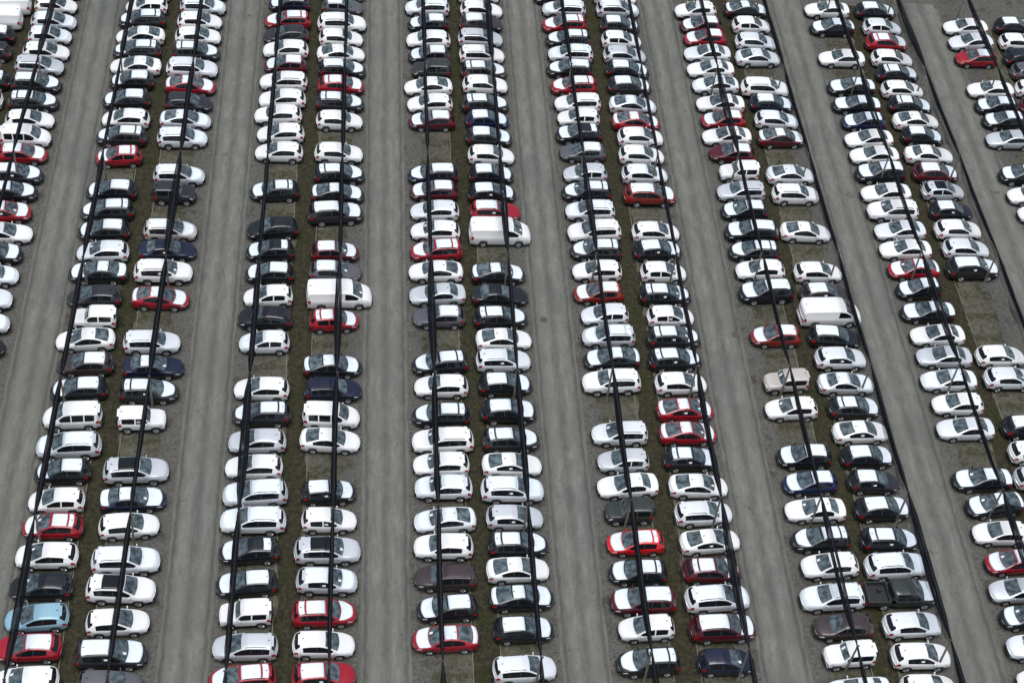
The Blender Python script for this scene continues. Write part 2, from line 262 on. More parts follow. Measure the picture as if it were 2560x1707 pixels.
# ---------------------------------------------------------------- car shapes
# each: length, width, roof profile along the centre line (front to rear), belt line, glass limits, wheels
SHAPES = {
 'compact': dict(L=3.98, W=1.71, prof=[(1.99,.46),(1.97,.64),(1.86,.75),(1.5,.88),(.98,1.0),(.12,1.43),(-.3,1.50),(-1.0,1.48),(-1.52,1.42),(-1.83,1.04),(-1.93,.94),(-1.98,.55)],
    belt=[(1.99,.55),(1.5,.82),(.98,.93),(-1.83,1.0),(-1.99,.7)], cowl=.98, wt=.12, rt=-1.52, rb=-1.83, sf=.72, sr=-1.40, pil=[-.42], roof=.62, wb=(1.22,-1.27), wr=.31),
 'hatch': dict(L=4.25, W=1.76, prof=[(2.125,.46),(2.10,.62),(1.98,.74),(1.6,.87),(1.05,.98),(.15,1.40),(-.3,1.47),(-1.05,1.45),(-1.6,1.37),(-1.95,1.03),(-2.06,.93),(-2.115,.55)],
    belt=[(2.12,.55),(1.6,.81),(1.05,.91),(-1.95,1.0),(-2.12,.7)], cowl=1.05, wt=.15, rt=-1.6, rb=-1.95, sf=.78, sr=-1.45, pil=[-.45], roof=.61, wb=(1.31,-1.30), wr=.32),
 'crossover': dict(L=4.36, W=1.80, prof=[(2.18,.50),(2.15,.72),(2.03,.86),(1.68,.97),(1.08,1.07),(.22,1.48),(-.2,1.55),(-1.0,1.52),(-1.62,1.42),(-1.97,1.10),(-2.1,1.0),(-2.17,.60)],
    belt=[(2.18,.6),(1.68,.90),(1.08,1.0),(-1.97,1.10),(-2.18,.75)], cowl=1.08, wt=.22, rt=-1.62, rb=-1.97, sf=.8, sr=-1.35, pil=[-.42], roof=.60, wb=(1.33,-1.31), wr=.345, clad=True),
 'suv': dict(L=4.62, W=1.85, prof=[(2.31,.52),(2.28,.78),(2.16,.94),(1.75,1.06),(1.12,1.15),(.35,1.58),(-.2,1.67),(-1.2,1.65),(-1.85,1.56),(-2.1,1.15),(-2.23,1.05),(-2.3,.62)],
    belt=[(2.31,.62),(1.75,.98),(1.12,1.07),(-2.1,1.14),(-2.3,.8)], cowl=1.12, wt=.35, rt=-1.85, rb=-2.1, sf=.85, sr=-1.72, pil=[-.38], roof=.62, wb=(1.42,-1.28), wr=.36, clad=True, rails=True),
 'estate': dict(L=4.42, W=1.77, prof=[(2.21,.48),(2.19,.68),(2.08,.80),(1.68,.93),(1.1,1.03),(.25,1.46),(-.2,1.54),(-1.2,1.53),(-1.82,1.47),(-2.06,1.08),(-2.16,.97),(-2.2,.58)],
    belt=[(2.21,.58),(1.68,.87),(1.1,.96),(-2.06,1.04),(-2.2,.75)], cowl=1.1, wt=.25, rt=-1.82, rb=-2.06, sf=.84, sr=-1.74, pil=[-.42,-1.22], roof=.61, wb=(1.36,-1.30), wr=.33, rails=True),
 'saloon': dict(L=4.62, W=1.78, prof=[(2.31,.44),(2.29,.62),(2.17,.73),(1.75,.85),(1.05,.96),(.12,1.38),(-.35,1.45),(-.95,1.41),(-1.62,1.08),(-1.75,1.05),(-2.2,1.01),(-2.28,.90),(-2.31,.55)],
    belt=[(2.31,.54),(1.75,.79),(1.05,.89),(-1.62,1.0),(-2.2,.94),(-2.31,.7)], cowl=1.05, wt=.12, rt=-.95, rb=-1.62, sf=.78, sr=-1.22, pil=[-.42], roof=.60, wb=(1.38,-1.33), wr=.32),
 'liftback': dict(L=4.50, W=1.76, prof=[(2.25,.44),(2.23,.60),(2.10,.72),(1.7,.85),(1.15,.97),(.25,1.41),(-.15,1.48),(-.78,1.42),(-1.78,1.13),(-1.92,1.09),(-2.12,1.03),(-2.22,.88),(-2.25,.55)],
    belt=[(2.25,.54),(1.7,.79),(1.15,.89),(-1.78,1.03),(-2.1,.97),(-2.25,.7)], cowl=1.15, wt=.25, rt=-.78, rb=-1.78, sf=.9, sr=-1.3, pil=[-.40], roof=.59, wb=(1.37,-1.33), wr=.32),
 'minivan': dict(L=4.30, W=1.80, prof=[(2.15,.50),(2.12,.72),(2.0,.86),(1.72,1.0),(1.32,1.12),(.62,1.66),(.2,1.76),(-1.3,1.76),(-1.95,1.70),(-2.08,1.2),(-2.13,1.0),(-2.15,.55)],
    belt=[(2.15,.6),(1.72,.92),(1.32,1.03),(-2.08,1.08),(-2.15,.8)], cowl=1.32, wt=.62, rt=-1.95, rb=-2.06, sf=1.0, sr=-1.75, pil=[.05,-.95], roof=.66, wb=(1.35,-1.27), wr=.32),
 'offroad': dict(L=3.62, W=1.60, prof=[(1.81,.55),(1.79,.85),(1.72,1.0),(1.4,1.08),(.68,1.13),(.34,1.60),(.1,1.68),(-.8,1.69),(-1.62,1.66),(-1.70,1.16),(-1.74,1.05),(-1.76,.55)],
    belt=[(1.81,.7),(1.4,1.03),(.68,1.06),(-1.70,1.08),(-1.76,.8)], cowl=.68, wt=.34, rt=-1.62, rb=-1.695, sf=.5, sr=-1.45, pil=[-.42], roof=.70, wb=(1.15,-1.10), wr=.35, clad=True, spare=True, boxy=True),
 'van': dict(L=5.15, W=1.96, prof=[(2.575,.52),(2.55,.78),(2.42,.95),(2.15,1.12),(1.82,1.24),(1.05,1.84),(.65,1.95),(-1.6,1.97),(-2.45,1.95),(-2.545,1.3),(-2.565,1.0),(-2.575,.45)],
    belt=[(2.575,.62),(2.15,1.0),(1.82,1.12),(-2.545,1.2),(-2.575,.9)], cowl=1.82, wt=1.05, rt=-2.45, rb=-2.54, sf=1.55, sr=.45, pil=[], roof=.80, wb=(1.62,-1.48), wr=.34, blind=True, boxy=True),
 'pickup': dict(L=3.62, W=1.86, off=0.86, prof=[(1.81,.55),(1.79,.85),(1.70,1.02),(1.3,1.12),(.62,1.19),(-.02,1.65),(-.4,1.76),(-1.3,1.76),(-1.62,1.70),(-1.76,1.2),(-1.79,1.1),(-1.81,.5)],
    belt=[(1.81,.7),(1.3,1.04),(.62,1.12),(-1.76,1.14),(-1.81,.9)], cowl=.62, wt=-.02, rt=-1.62, rb=-1.75, sf=.38, sr=-1.45, pil=[-.75], roof=.66, wb=(.98,-2.22), wr=.38, clad=True, bed=True),
}
NSEC = 11
for nm, S in SHAPES.items():                      # the arching of nose and tail adds to these lengths: take it off again
    k = {'van': 1.0, 'suv': .965, 'offroad': .955, 'pickup': .97, 'estate': .93, 'compact': .93, 'hatch': .93, 'crossover': .925}.get(nm, .945)
    S['L'] *= k
    for q in ('prof', 'belt'): S[q] = [(x * k, z) for x, z in S[q]]
    for q in ('cowl', 'wt', 'rt', 'rb', 'sf', 'sr'): S[q] *= k
    S['pil'] = [x * k for x in S['pil']]; S['wb'] = tuple(x * k for x in S['wb'])

def lerp_tab(tab, x):
    if x >= tab[0][0]: return tab[0][1]
    for (a, za), (b, zb) in zip(tab, tab[1:]):
        if x >= b: return za + (zb - za) * (a - x) / (a - b)
    return tab[-1][1]

def smooth_tab(tab, x, s, lo, hi):
    t = w = 0.0
    for k in range(-4, 5):
        g = math.exp(-.5 * (k / 2) ** 2); q = min(hi, max(lo, x + k * s / 2))
        t += g * lerp_tab(tab, q); w += g
    return t / w

def section(S, x):
    """half cross-section at x: points from the sill up to the centre line"""
    L, W = S['L'], S['W']; hl = L / 2
    lo, hi = S['prof'][-1][0], S['prof'][0][0]
    e = min(abs(hi - x), abs(x - lo))
    s = smooth_tab(S['prof'], x, .03 if e < .15 else .07, lo, hi)
    sb = min(smooth_tab(S['belt'], x, .08, lo, hi), s - .03)
    H = max(p[1] for p in S['prof'])
    w = W / 2
    bx = S.get('boxy')
    if x > hl - .9: w *= 1 - (.12 if bx else .22) * ((x - hl + .9) / .9) ** 2.2
    if x < -hl + .6: w *= 1 - (.05 if bx else .16) * ((-hl + .6 - x) / .6) ** 2.2
    zb = .22 + (.06 if S.get('clad') else 0) + .1 * max(0, (abs(x) - hl + .5) / .5) ** 2
    h = s - sb
    t = min(1, max(0, h / (H - sb)))
    wr = S['roof'] * W / 2 * 1.02 + .1
    y6 = .92 * w * (1 - t) + min(wr, .92 * w) * t
    mid = .5 * (.52 + sb) + .04
    P = [(.86 * w, zb), (.965 * w, zb + .07), (1.0 * w, min(.52, sb - .04)), (.995 * w, min(mid, sb - .02)), (.955 * w, sb),
         (.935 * w, sb + min(.02, h * .2)), (y6, sb + h * .84), (y6 - .035, sb + h * .93), (y6 - .10, sb + h * .975), (.5 * y6, sb + h * .993 + .004), (0, s + .006)]
    a = 0
    for xw in S['wb']:
        xw -= S.get('off', 0) * 0
        r = S['wr'] + .055; d = abs(x - xw)
        if d < r: a = max(a, math.sqrt(r * r - d * d) + S['wr'] - .01)
    if a: P = [(y, max(z, a + .003 * i)) if i < 5 else (y, z) for i, (y, z) in enumerate(P)]
    return P

def bow(S, x):
    """how far the nose, screens and tail arch out along the centre line"""
    hl = S['L'] / 2; k = .45 if S.get('boxy') else 1.0
    if x > 0: return k * (.34 if not S.get('clad') else .29) * min(1, x / hl) ** .6
    return -k * .21 * min(1, -x / hl)

def shift(S, x, y):
    t = y / (S['W'] / 2)
    return x + bow(S, x) * (.5 - t * t)

def car_meshes(key):
    """the meshes of one kind of car: {part name: [mesh, ...]}"""
    S = SHAPES[key]; L = S['L']; lo, hi = S['prof'][-1][0], S['prof'][0][0]
    xs = set(round(lo + (hi - lo) * i / 44, 3) for i in range(45))
    for xw in S['wb']:
        r = S['wr'] + .055
        for k in range(-8, 9):
            q = xw + r * math.sin(k / 8 * math.pi / 2)
            if lo < q < hi: xs.add(round(q, 3))
    key_x = [S['cowl'], S['wt'], S['rt'], S['rb'], S['sf'], S['sr'], hi - .34, lo + .16, lo + .26, hi - .08] + [p + d for p in S['pil'] for d in (-.045, .045)]
    if S['prof'][3][0] - .05 < hi: key_x += [hi - .02, hi - .05, lo + .02, lo + .05]
    xs = [x for x in xs if all(abs(x - k) > .022 for k in key_x)] + key_x
    xs = sorted(set(round(x, 3) for x in xs), reverse=True)
    V, rings = [], []
    for x in xs:
        P = section(S, x); r = []
        for y, z in P: r.append(len(V)); V.append((shift(S, x, y), y, z))
        l = []
        for y, z in P[:-1]: l.append(len(V)); V.append((shift(S, x, y), -y, z))
        rings.append((r, l + [r[-1]]))
    groups = {}
    def put(g, f): groups.setdefault(g, []).append(f)
    for i in range(len(xs) - 1):
        xm = (xs[i] + xs[i + 1]) / 2
        for side in (0, 1):
            A, B = rings[i][side], rings[i + 1][side]
            for j in range(NSEC - 1):
                f = (A[j], B[j], B[j + 1], A[j + 1]) if side == 0 else (A[j + 1], B[j + 1], B[j], A[j])
                hh = V[A[6]][2] - V[A[5]][2]
                g = 'paint'
                if j >= 8 and S['wt'] < xm < S['cowl'] + .001: g = 'windscreen'
                elif j >= 8 and S['rb'] < xm < S['rt'] and not S.get('blind'): g = 'rear_window'
                elif j == 5 and S['sr'] < xm < S['sf'] and hh > .05:
                    g = ('paint' if key in ('offroad', 'minivan', 'compact') else 'trim') if any(abs(xm - p) < .045 for p in S['pil']) else 'side_window%d' % side
                elif j == 3 and hi - .34 < xm < hi - .08: g = 'headlight%d' % side
                elif j in (3, 4) and lo + .03 < xm < lo + (.16 if j == 4 else .26): g = 'tail_light%d' % side
                elif j == 0 or (j == 1 and S.get('clad')): g = 'trim'
                put(g, f)
        put('trim', (rings[i][0][0], rings[i][1][0], rings[i + 1][1][0], rings[i + 1][0][0]))
    for r, flip in ((rings[0], 1), (rings[-1], 0)):
        loop = r[0] + r[1][:-1][::-1]
        mid = [q for q in loop]
        # lower bumper dark, upper painted
        put('paint', tuple(mid[::-1] if flip else mid))
    def sub(name, fs, mats=None):
        used = sorted(set(i for f in fs for i in f)); mp = {i: k for k, i in enumerate(used)}
        return mesh_from(key + ' ' + name, [V[i] for i in used], [tuple(mp[i] for i in f) for f in fs], True)
    out = {}
    # body = paint + trim (+ underside block, mirrors' feet, aerial)
    used = sorted(set(i for g in ('paint', 'trim') for f in groups[g] for i in f)); mp = {i: k for k, i in enumerate(used)}
    b = MB(); b.v = [V[i] for i in used]
    for g, mi in (('paint', 0), ('trim', 1)):
        for f in groups[g]: b.f.append(tuple(mp[i] for i in f)); b.m.append(mi)
    nsm = len(b.f)
    b.box(((S['wb'][0] + max(S['wb'][1], lo)) / 2, 0, .42), (S['wb'][0] - max(S['wb'][1], lo) + .5, S['W'] * .62, .36), 1)
    zf = section(S, hi - .06)
    b.box((hi + bow(S, hi) * .4, 0, .40), (.08, S['W'] * .52, .16), 1)            # grille opening
    b.box((lo + bow(S, lo) * .4, 0, .34), (.08, S['W'] * .5, .12), 1)             # rear bumper insert
    zr = section(S, S['rt'] + .15)[10][1]
    b.box((S['rt'] + .16, 0, zr + .03), (.12, .03, .07), 1)             # roof aerial
    if not S.get('blind') and key not in ('saloon', 'liftback', 'pickup'):
        zs = section(S, S['rt'])[10][1]
        b.box((S['rt'] - .08, 0, zs - .016), (.16, S['W'] * .46, .03), 0)  # spoiler lip over the rear window
    me = b.mesh(key + ' body')
    for k, p in enumerate(me.polygons): p.use_smooth = k < nsm
    out['body'] = [me]
    for g in ('windscreen', 'rear_window'):
        if g in groups: out[g] = [sub(g, groups[g])]
    for g in ('side_window', 'headlight', 'tail_light'):
        out[g] = [sub(g, groups[g + str(k)]) for k in (0, 1) if g + str(k) in groups]
    if S.get('bed'):
        bd = MB(); x1, x0, w2 = lo + .0, lo - 1.62, .90
        bd.box(((x0 + x1) / 2, 0, .62), (x1 - x0, 2 * w2 - .1, .16), 1)
        for sy in (1, -1): bd.box(((x0 + x1) / 2, sy * (w2 - .04), .86), (x1 - x0, .08, .48), 0)
        bd.box((x0 + .04, 0, .86), (.08, 2 * w2 - .16, .48), 0); bd.box((x1 - .05, 0, .86), (.06, 2 * w2 - .16, .46), 0)
        bd.box((x0 - .08, 0, .5), (.14, 1.6, .16), 1)
        out['cargo_bed'] = [bd.mesh(key + ' bed')]
        tl = []
        for sy in (1, -1):
            q = MB(); q.box((x0 - .012, sy * (w2 - .1), .9), (.05, .12, .3)); tl.append(q.mesh(key + ' tail light'))
        out['tail_light'] = tl
        ob = MB(); ob.tube([(lo - .55, .35, .74), (lo - .55, .35, .92)], .17, 10); ob.tube([(lo - .8, .15, .78), (lo - .3, .62, .80)], .05, 6)
        out['loose_load'] = [ob.mesh(key + ' load')]
    # mirrors
    ms = []
    for sy in (1, -1):
        q = MB(); xm = S['sf'] - .08; y = section(S, xm)[4][0]; z = section(S, xm)[4][1]
        q.box((xm, sy * (y + .10), z + .09), (.09, .17, .12), 0, taper=.8); q.box((xm + .01, sy * (y + .01), z + .03), (.05, .08, .05), 0)
        ms.append(q.mesh(key + ' mirror'))
    out['wing_mirror'] = ms
    if S.get('rails'):
        rl = []
        for sy in (1, -1):
            q = MB(); pts = []
            n = 8
            for i in range(n + 1):
                x = S['wt'] - .2 + (S['rt'] + .25 - S['wt'] + .2) * i / n; P = section(S, x)
                pts.append((shift(S, x, P[8][0]), sy * (P[8][0] + .015), P[8][1] + (.05 if 0 < i < n else .0)))
            q.tube(pts, .022, 6); rl.append(q.mesh(key + ' rail'))
        out['roof_rail'] = rl
    # films: thin sheets lying 8 mm over the panel they protect
    def film(xa, xb, ja, fr, name):
        n = max(2, int(abs(xa - xb) / .12)); rows = []
        for i in range(n + 1):
            x = xa + (xb - xa) * i / n; P = section(S, x)
            ym = P[ja][0] * fr * (1 - .42 * (i / n) ** 2.5 if key == 'estate' and ja == 6 else 1)
            row = []
            for k in range(-6, 7):
                y = ym * k / 6; ay = abs(y); z = P[10][1]
                for (ya, za), (yb, zb_) in zip(P[ja:], P[ja + 1:]):
                    if yb <= ay <= ya: z = zb_ + (za - zb_) * (ay - yb) / max(ya - yb, 1e-6)
                row.append((shift(S, x, y), y, z + .012))
            rows.append(row)
        v, f = [], []
        for r in rows: v += r
        for i in range(n):
            for k in range(12): f.append((i * 13 + k, i * 13 + k + 1, (i + 1) * 13 + k + 1, (i + 1) * 13 + k))
        k0 = len(v)                                  # short skirt so that the sheet has an edge
        ring = [k for k in range(13)] + [i * 13 + 12 for i in range(1, n + 1)] + [n * 13 + k for k in range(11, -1, -1)] + [i * 13 for i in range(n - 1, 0, -1)]
        v += [(v[i][0], v[i][1], v[i][2] - .016) for i in ring]
        m = len(ring)
        for q in range(m): f.append((ring[q], ring[(q + 1) % m], k0 + (q + 1) % m, k0 + q))
        bm = bmesh.new(); me = mesh_from(key + ' ' + name, v, f, True)
        bm.from_mesh(me); bmesh.ops.recalc_face_normals(bm, faces=bm.faces); bm.to_mesh(me); bm.free()
        if me.polygons[0].normal.z < 0: me.flip_normals()
        return me
    out['bonnet_film'] = [film(S['cowl'] + .05, hi - .24, 6, 1.0, 'bonnet film')]
    xa, xb = S['wt'] - .10, S['rt'] + .10
    out['roof_film'] = [film(xa, xb, 8, .97, 'roof film')]
    c = xb + (xa - xb) * .26
    out['roof_film2'] = [film(xa - .05, c + .03, 8, .93, 'roof film'), film(c - .09, xb - .02, 8, .93, 'roof film')]
    out['roof_film3'] = [film(xb + .48, xb, 8, .9, 'roof film')]
    out['roof_panel'] = [film(xa + .06, xb + (xa - xb) * .30, 8, .95, 'roof panel')]
    if key in ('saloon', 'liftback'):
        out['boot_film'] = [film(S['rb'] - .04, lo + .10, 7, .97, 'boot film')]
    # wheels
    def wheel(xw, sy, full):
        r = S['wr']; y = section(S, max(xw, lo + .3))[2][0] if xw > lo else .9
        y = S['W'] / 2 * .985; wd = .21
        ty = MB(); N = 20
        ring = []
        prof = [(r * .66, y), (r * .95, y - .005), (r, y - .03), (r, y - wd + .03), (r * .9, y - wd), (0.02, y - wd)]
        for rr, yy in prof:
            for k in range(N): ring.append((xw + rr * math.cos(2 * math.pi * k / N), sy * yy, r + rr * math.sin(2 * math.pi * k / N)))
        f = []
        for i in range(len(prof) - 1):
            for k in range(N):
                q = (i * N + k, i * N + (k + 1) % N, (i + 1) * N + (k + 1) % N, (i + 1) * N + k)
                f.append(q[::-1] if sy > 0 else q)
        ty.add(ring, f, 0)
        rm = MB()
        rr = r * .66; v = [(xw, sy * (y - .035), r)]
        for k in range(10):
            for da, rad, dy in ((-.16, rr, .01), (.16, rr, .01), (.314, rr * .92, .06), (.47, rr, .01)):
                pass
        M_ = 30
        for ri, dy in ((.22, .02), (.62, .025), (1.0, .012)):
            for k in range(M_):
                sp = 1 if (k % 6) < 3 else 0
                v.append((xw + rr * ri * math.cos(2 * math.pi * k / M_), sy * (y - dy - (0 if sp or ri == 1.0 else .05)), r + rr * ri * math.sin(2 * math.pi * k / M_)))
        f = [(0, 1 + k, 1 + (k + 1) % M_) for k in range(M_)]
        for i in range(2):
            for k in range(M_): f.append((1 + i * M_ + k, 1 + (i + 1) * M_ + k, 1 + (i + 1) * M_ + (k + 1) % M_, 1 + i * M_ + (k + 1) % M_))
        if sy > 0: f = [q[::-1] for q in f]
        if full: return ty.mesh(key + ' tyre', True), (rm.add(v, f, 0), rm.mesh(key + ' rim'))[1]
        ty.add(v, f, 1)
        return ty.mesh(key + ' wheel', False), None
    wbs = [shift(S, q, S['W'] / 2) if q > lo else q for q in S['wb']]
    out['wheel'] = [wheel(xw, sy, True) for xw in wbs for sy in (1, -1)]
    out['wheel_far'] = [wheel(xw, sy, False)[0] for xw in wbs for sy in (1, -1)]
    if S.get('spare'):
        q = MB(); q.tube([(lo - .02, 0, .92), (lo - .20, 0, .92)], .33, 18); out['spare_wheel'] = [q.mesh(key + ' spare')]
    # paper tag on the side window
    xg = -.15; P = section(S, xg); q = MB()
    for sy in (1,):
        y5, z5, y6, z6 = P[5][0], P[5][1], P[6][0], P[6][1]
        def pt(x, t): return (x, -(y5 + (y6 - y5) * t) - .008, z5 + (z6 - z5) * t)
        q.add([pt(xg - .12, .3), pt(xg + .12, .3), pt(xg + .12, .62), pt(xg - .12, .62)], [(0, 1, 2, 3)])
    out['paper_tag'] = [q.mesh(key + ' tag')]
    xg = S['cowl'] - .14; P = section(S, xg); q = MB(); pp = []
    for x, y in ((xg + .09, -.34), (xg + .09, -.16), (xg - .11, -.16), (xg - .11, -.34)):
        P = section(S, x); t = abs(y) / max(P[9][0], .01)
        pp.append((shift(S, x, y), y, P[10][1] * (1 - min(1, t)) + P[9][1] * min(1, t) + .012))
    q.add(pp, [(0, 1, 2, 3)] if True else [])
    out['dashboard_paper'] = [q.mesh(key + ' dashboard paper')]
    if out['dashboard_paper'][0].polygons[0].normal.z < 0: out['dashboard_paper'][0].flip_normals()
    for nm, mats in (('body', [None, TRIM]), ('windscreen', [GLASS]), ('rear_window', [GLASS2]), ('side_window', [GLASS2]), ('headlight', [LAMP]), ('tail_light', [TAIL]),
                     ('cargo_bed', [None, TRIM]), ('loose_load', [TRIM]), ('wing_mirror', [None]), ('roof_rail', [TRIM]), ('bonnet_film', [FILM]), ('roof_film', [FILM]),
                     ('roof_film2', [FILM]), ('roof_film3', [FILM]), ('boot_film', [FILM]), ('roof_panel', [GLASS2]), ('wheel_far', [TYRE, RIM]), ('spare_wheel', [TYRE]), ('paper_tag', [PAPER]), ('dashboard_paper', [PAPER])):
        for me in out.get(nm, []):
            for m in mats: me.materials.append(GLASS if nm == 'rear_window' and key in ('saloon', 'liftback') else m or PAINT['W'])
    for a, c in out['wheel']: a.materials.append(TYRE); c.materials.append(RIM)
    return out
MESHES = {k: car_meshes(k) for k in SHAPES}

# ---------------------------------------------------------------- one master per kind of car, then copies
TYPE = {'h': ('hatchback', ('compact', 'hatch', 'crossover', 'hatch')), 'u': ('suv', ('suv',)), 'e': ('estate_car', ('estate',)), 's': ('saloon_car', ('saloon',)),
        'f': ('liftback_car', ('liftback',)), 'm': ('minivan', ('minivan',)), 'j': ('off_roader', ('offroad',)), 'v': ('delivery_van', ('van',)),
        'p': ('pickup_truck', ('pickup',)), 'q': ('off_roader', ('offroad',))}
SAY = {'hatchback': 'hatchback', 'suv': 'suv', 'estate_car': 'estate', 'saloon_car': 'saloon', 'liftback_car': 'liftback', 'minivan': 'minivan',
       'off_roader': 'off-roader', 'delivery_van': 'van', 'pickup_truck': 'pickup'}
PAINTED = ('body', 'cargo_bed', 'wing_mirror')
def part(name, me, parent, colour):
    o = bpy.data.objects.new(name, me); COL.objects.link(o); o.parent = parent
    if name in PAINTED:
        o.material_slots[0].link = 'OBJECT'; o.material_slots[0].material = PAINT[colour]
    return o
def master(kind, key, colour, film, near, tag, note):
    root = bpy.data.objects.new(kind, None); COL.objects.link(root)
    root.empty_display_size = .5
    M = MESHES[key]
    order = ['body', 'windscreen', 'rear_window', 'side_window', 'headlight', 'tail_light', 'cargo_bed', 'loose_load', 'roof_rail', 'spare_wheel', 'wing_mirror']
    for nm in order:
        for me in M.get(nm, []): part(nm, me, root, colour)
    for a, c in zip(M['wheel'], M['wheel_far']):
        if near:
            w = part('wheel', a[0], root, colour); part('rim', a[1], w, colour)
        else: part('wheel', c, root, colour)
    if film in '+23':
        part('bonnet_film', M['bonnet_film'][0], root, colour)
        if colour != 'K' or film != '3':
            for me in M.get('boot_film', []): part('boot_film', me, root, colour)
    for me in M[{'+': 'roof_film', 'r': 'roof_film', '2': 'roof_film2', '3': 'roof_film3', 'k': 'roof_panel'}[film]] if film in '+r23k' and key != 'pickup' else []:
        part('roof_film' if film != 'k' else 'roof_panel', me, root, colour)
    if note: part('dashboard_paper', M['dashboard_paper'][0], root, colour)
    if tag and not SHAPES[key].get('blind'): part('paper_tag', M['paper_tag'][0], root, colour)
    return root
def copy_tree(o, parent=None):
    c = o.copy(); COL.objects.link(c)
    if parent is not None: c.parent = parent
    for ch in o.children: copy_tree(ch, c)
    return c

ORD = ('first second third fourth fifth sixth seventh eighth ninth tenth eleventh twelfth thirteenth fourteenth fifteenth sixteenth seventeenth eighteenth nineteenth '
       'twentieth twenty-first twenty-second twenty-third twenty-fourth twenty-fifth twenty-sixth twenty-seventh twenty-eighth twenty-ninth thirtieth thirty-first thirty-second').split()
records = []
for ci, file_of_cars in enumerate(CARS):
    lst = []
    for x, y, kn, cn, fn in file_of_cars:
        ty, co, fi = 'huesfmjvpq'[kn], 'WKSDGRTCNUBOALX'[cn], '-+r23k'[fn]
        kind, keys = TYPE[ty]
        rnd = random.Random('%.2f %.2f' % (x, y))
        if co == 'S' and rnd.random() < .35: co = 'Z'
        lst.append(dict(x=x, y=y, ty=ty, co=co, fi=fi, kind=kind, key=rnd.choice(keys), col=ci, face=1 if ci % 2 else -1,
                        tag=rnd.random() < .35 and y < 105, jit=rnd.gauss(0, 1), note=rnd.random() < .3 and y < 105))
    for k, r in enumerate(lst):
        r['k'] = k
        r['below'] = lst[k - 1] if k else None
        r['above'] = lst[k + 1] if k + 1 < len(lst) else None
    records += lst
def look(r):
    t = '%s %s' % (CNAME[r['co']], SAY[r['kind']])
    t += {'+': ' with white film', '2': ' with split film', '3': ' with bonnet film', 'r': ' with roof film', 'k': ' with black roof', '-': ''}[r['fi']]
    return t
def short(r): return '%s %s' % (CNAME[r['co']], SAY[r['kind']])
def labels(r):
    col = '%s file from left' % ORD[r['col']]
    lk = look(r)
    yield '%s in the %s' % (lk, col)
    if r['above'] and r['below']: yield '%s between %s and %s, %s' % (lk, short(r['above']), short(r['below']), '%s file from left' % ORD[r['col']])
    elif r['above']: yield '%s below %s at near end, %s' % (lk, short(r['above']), col)
    elif r['below']: yield '%s above %s at far end, %s' % (lk, short(r['below']), col)
    yield '%s, %s from the bottom of the %s' % (lk, ORD[r['k']], col)
gens = [list(labels(r)) for r in records]
count = {}
for g in gens:
    for t in g: count[t] = count.get(t, 0) + 1
for r, g in zip(records, gens):
    r['label'] = next((t for t in g if count[t] == 1 and len(t.split()) <= 16), g[-1])
CATS = {'hatchback': 'car', 'suv': 'suv', 'estate_car': 'car', 'saloon_car': 'car', 'liftback_car': 'car', 'minivan': 'minivan', 'off_roader': 'off-roader', 'delivery_van': 'van', 'pickup_truck': 'pickup truck'}
made = {}
for r in sorted(records, key=lambda r: r['y']):
    near = r['y'] < 92
    sig = (r['key'], r['co'], r['fi'], near, r['tag'], r['note'])
    if sig in made: o = copy_tree(made[sig])
    else: o = made[sig] = master(r['kind'], r['key'], r['co'], r['fi'], near, r['tag'], r['note'])
    o.location = (r['x'] - (.0 if r['key'] != 'pickup' else -.7 * r['face']), r['y'], 0.018)
    o.rotation_euler = (0, 0, (0 if r['face'] > 0 else math.pi) + .045 + r['jit'] * R_(1.7))
    o['label'] = r['label']; o['category'] = CATS[r['kind']]; o['group'] = 'cars parked in double rows'

# ---------------------------------------------------------------- ground, roads, parking strips
def struct(o, kind='structure'): o['kind'] = kind; return o
GRAVEL = noise_ground('gravel', [(.34, (.058, .055, .048)), (.48, (.088, .085, .077)), (.60, (.112, .109, .100)), (.74, (.150, .146, .136))], 4.4, 10,
                      mask=[(.6, .54, .68, (.050, .046, .034), (1, 1, 1)), (2.6, .60, .70, (.048, .045, .036), (1, 1, 1))],
                      speck=(9.0, .93, (.04, .038, .033), (.17, .165, .155)), bump=.5)
YN, YF = 20.0, 300.0
g = MB()
g.add([(-260, -60, 0), (330, -60, 0), (330, 420, 0), (-260, 420, 0)], [(0, 1, 2, 3)])
struct(link('ground', g.mesh('ground'), mats=[GRAVEL]))

def strip(name, xl, xr, y0, y1, z, mat, wob=.10, step=.8, seed=0, kind='structure', tilt=0.0):
    """a long sheet with slightly ragged sides"""
    rn = random.Random(seed); n = int((y1 - y0) / step); v, f = [], []
    a = b = 0.0
    for i in range(n + 1):
        y = y0 + (y1 - y0) * i / n
        a = .75 * a + rn.uniform(-wob, wob) * .6; b = .75 * b + rn.uniform(-wob, wob) * .6
        L, R = xl + tilt * (y - 95) + a, xr + tilt * (y - 95) + b
        v += [(L, y, z), (R, y, z)]
        if i: k = 2 * i; f.append((k - 2, k - 1, k + 1, k))
    return struct(link(name, mesh_from(name, v, f), mats=[mat]), kind)

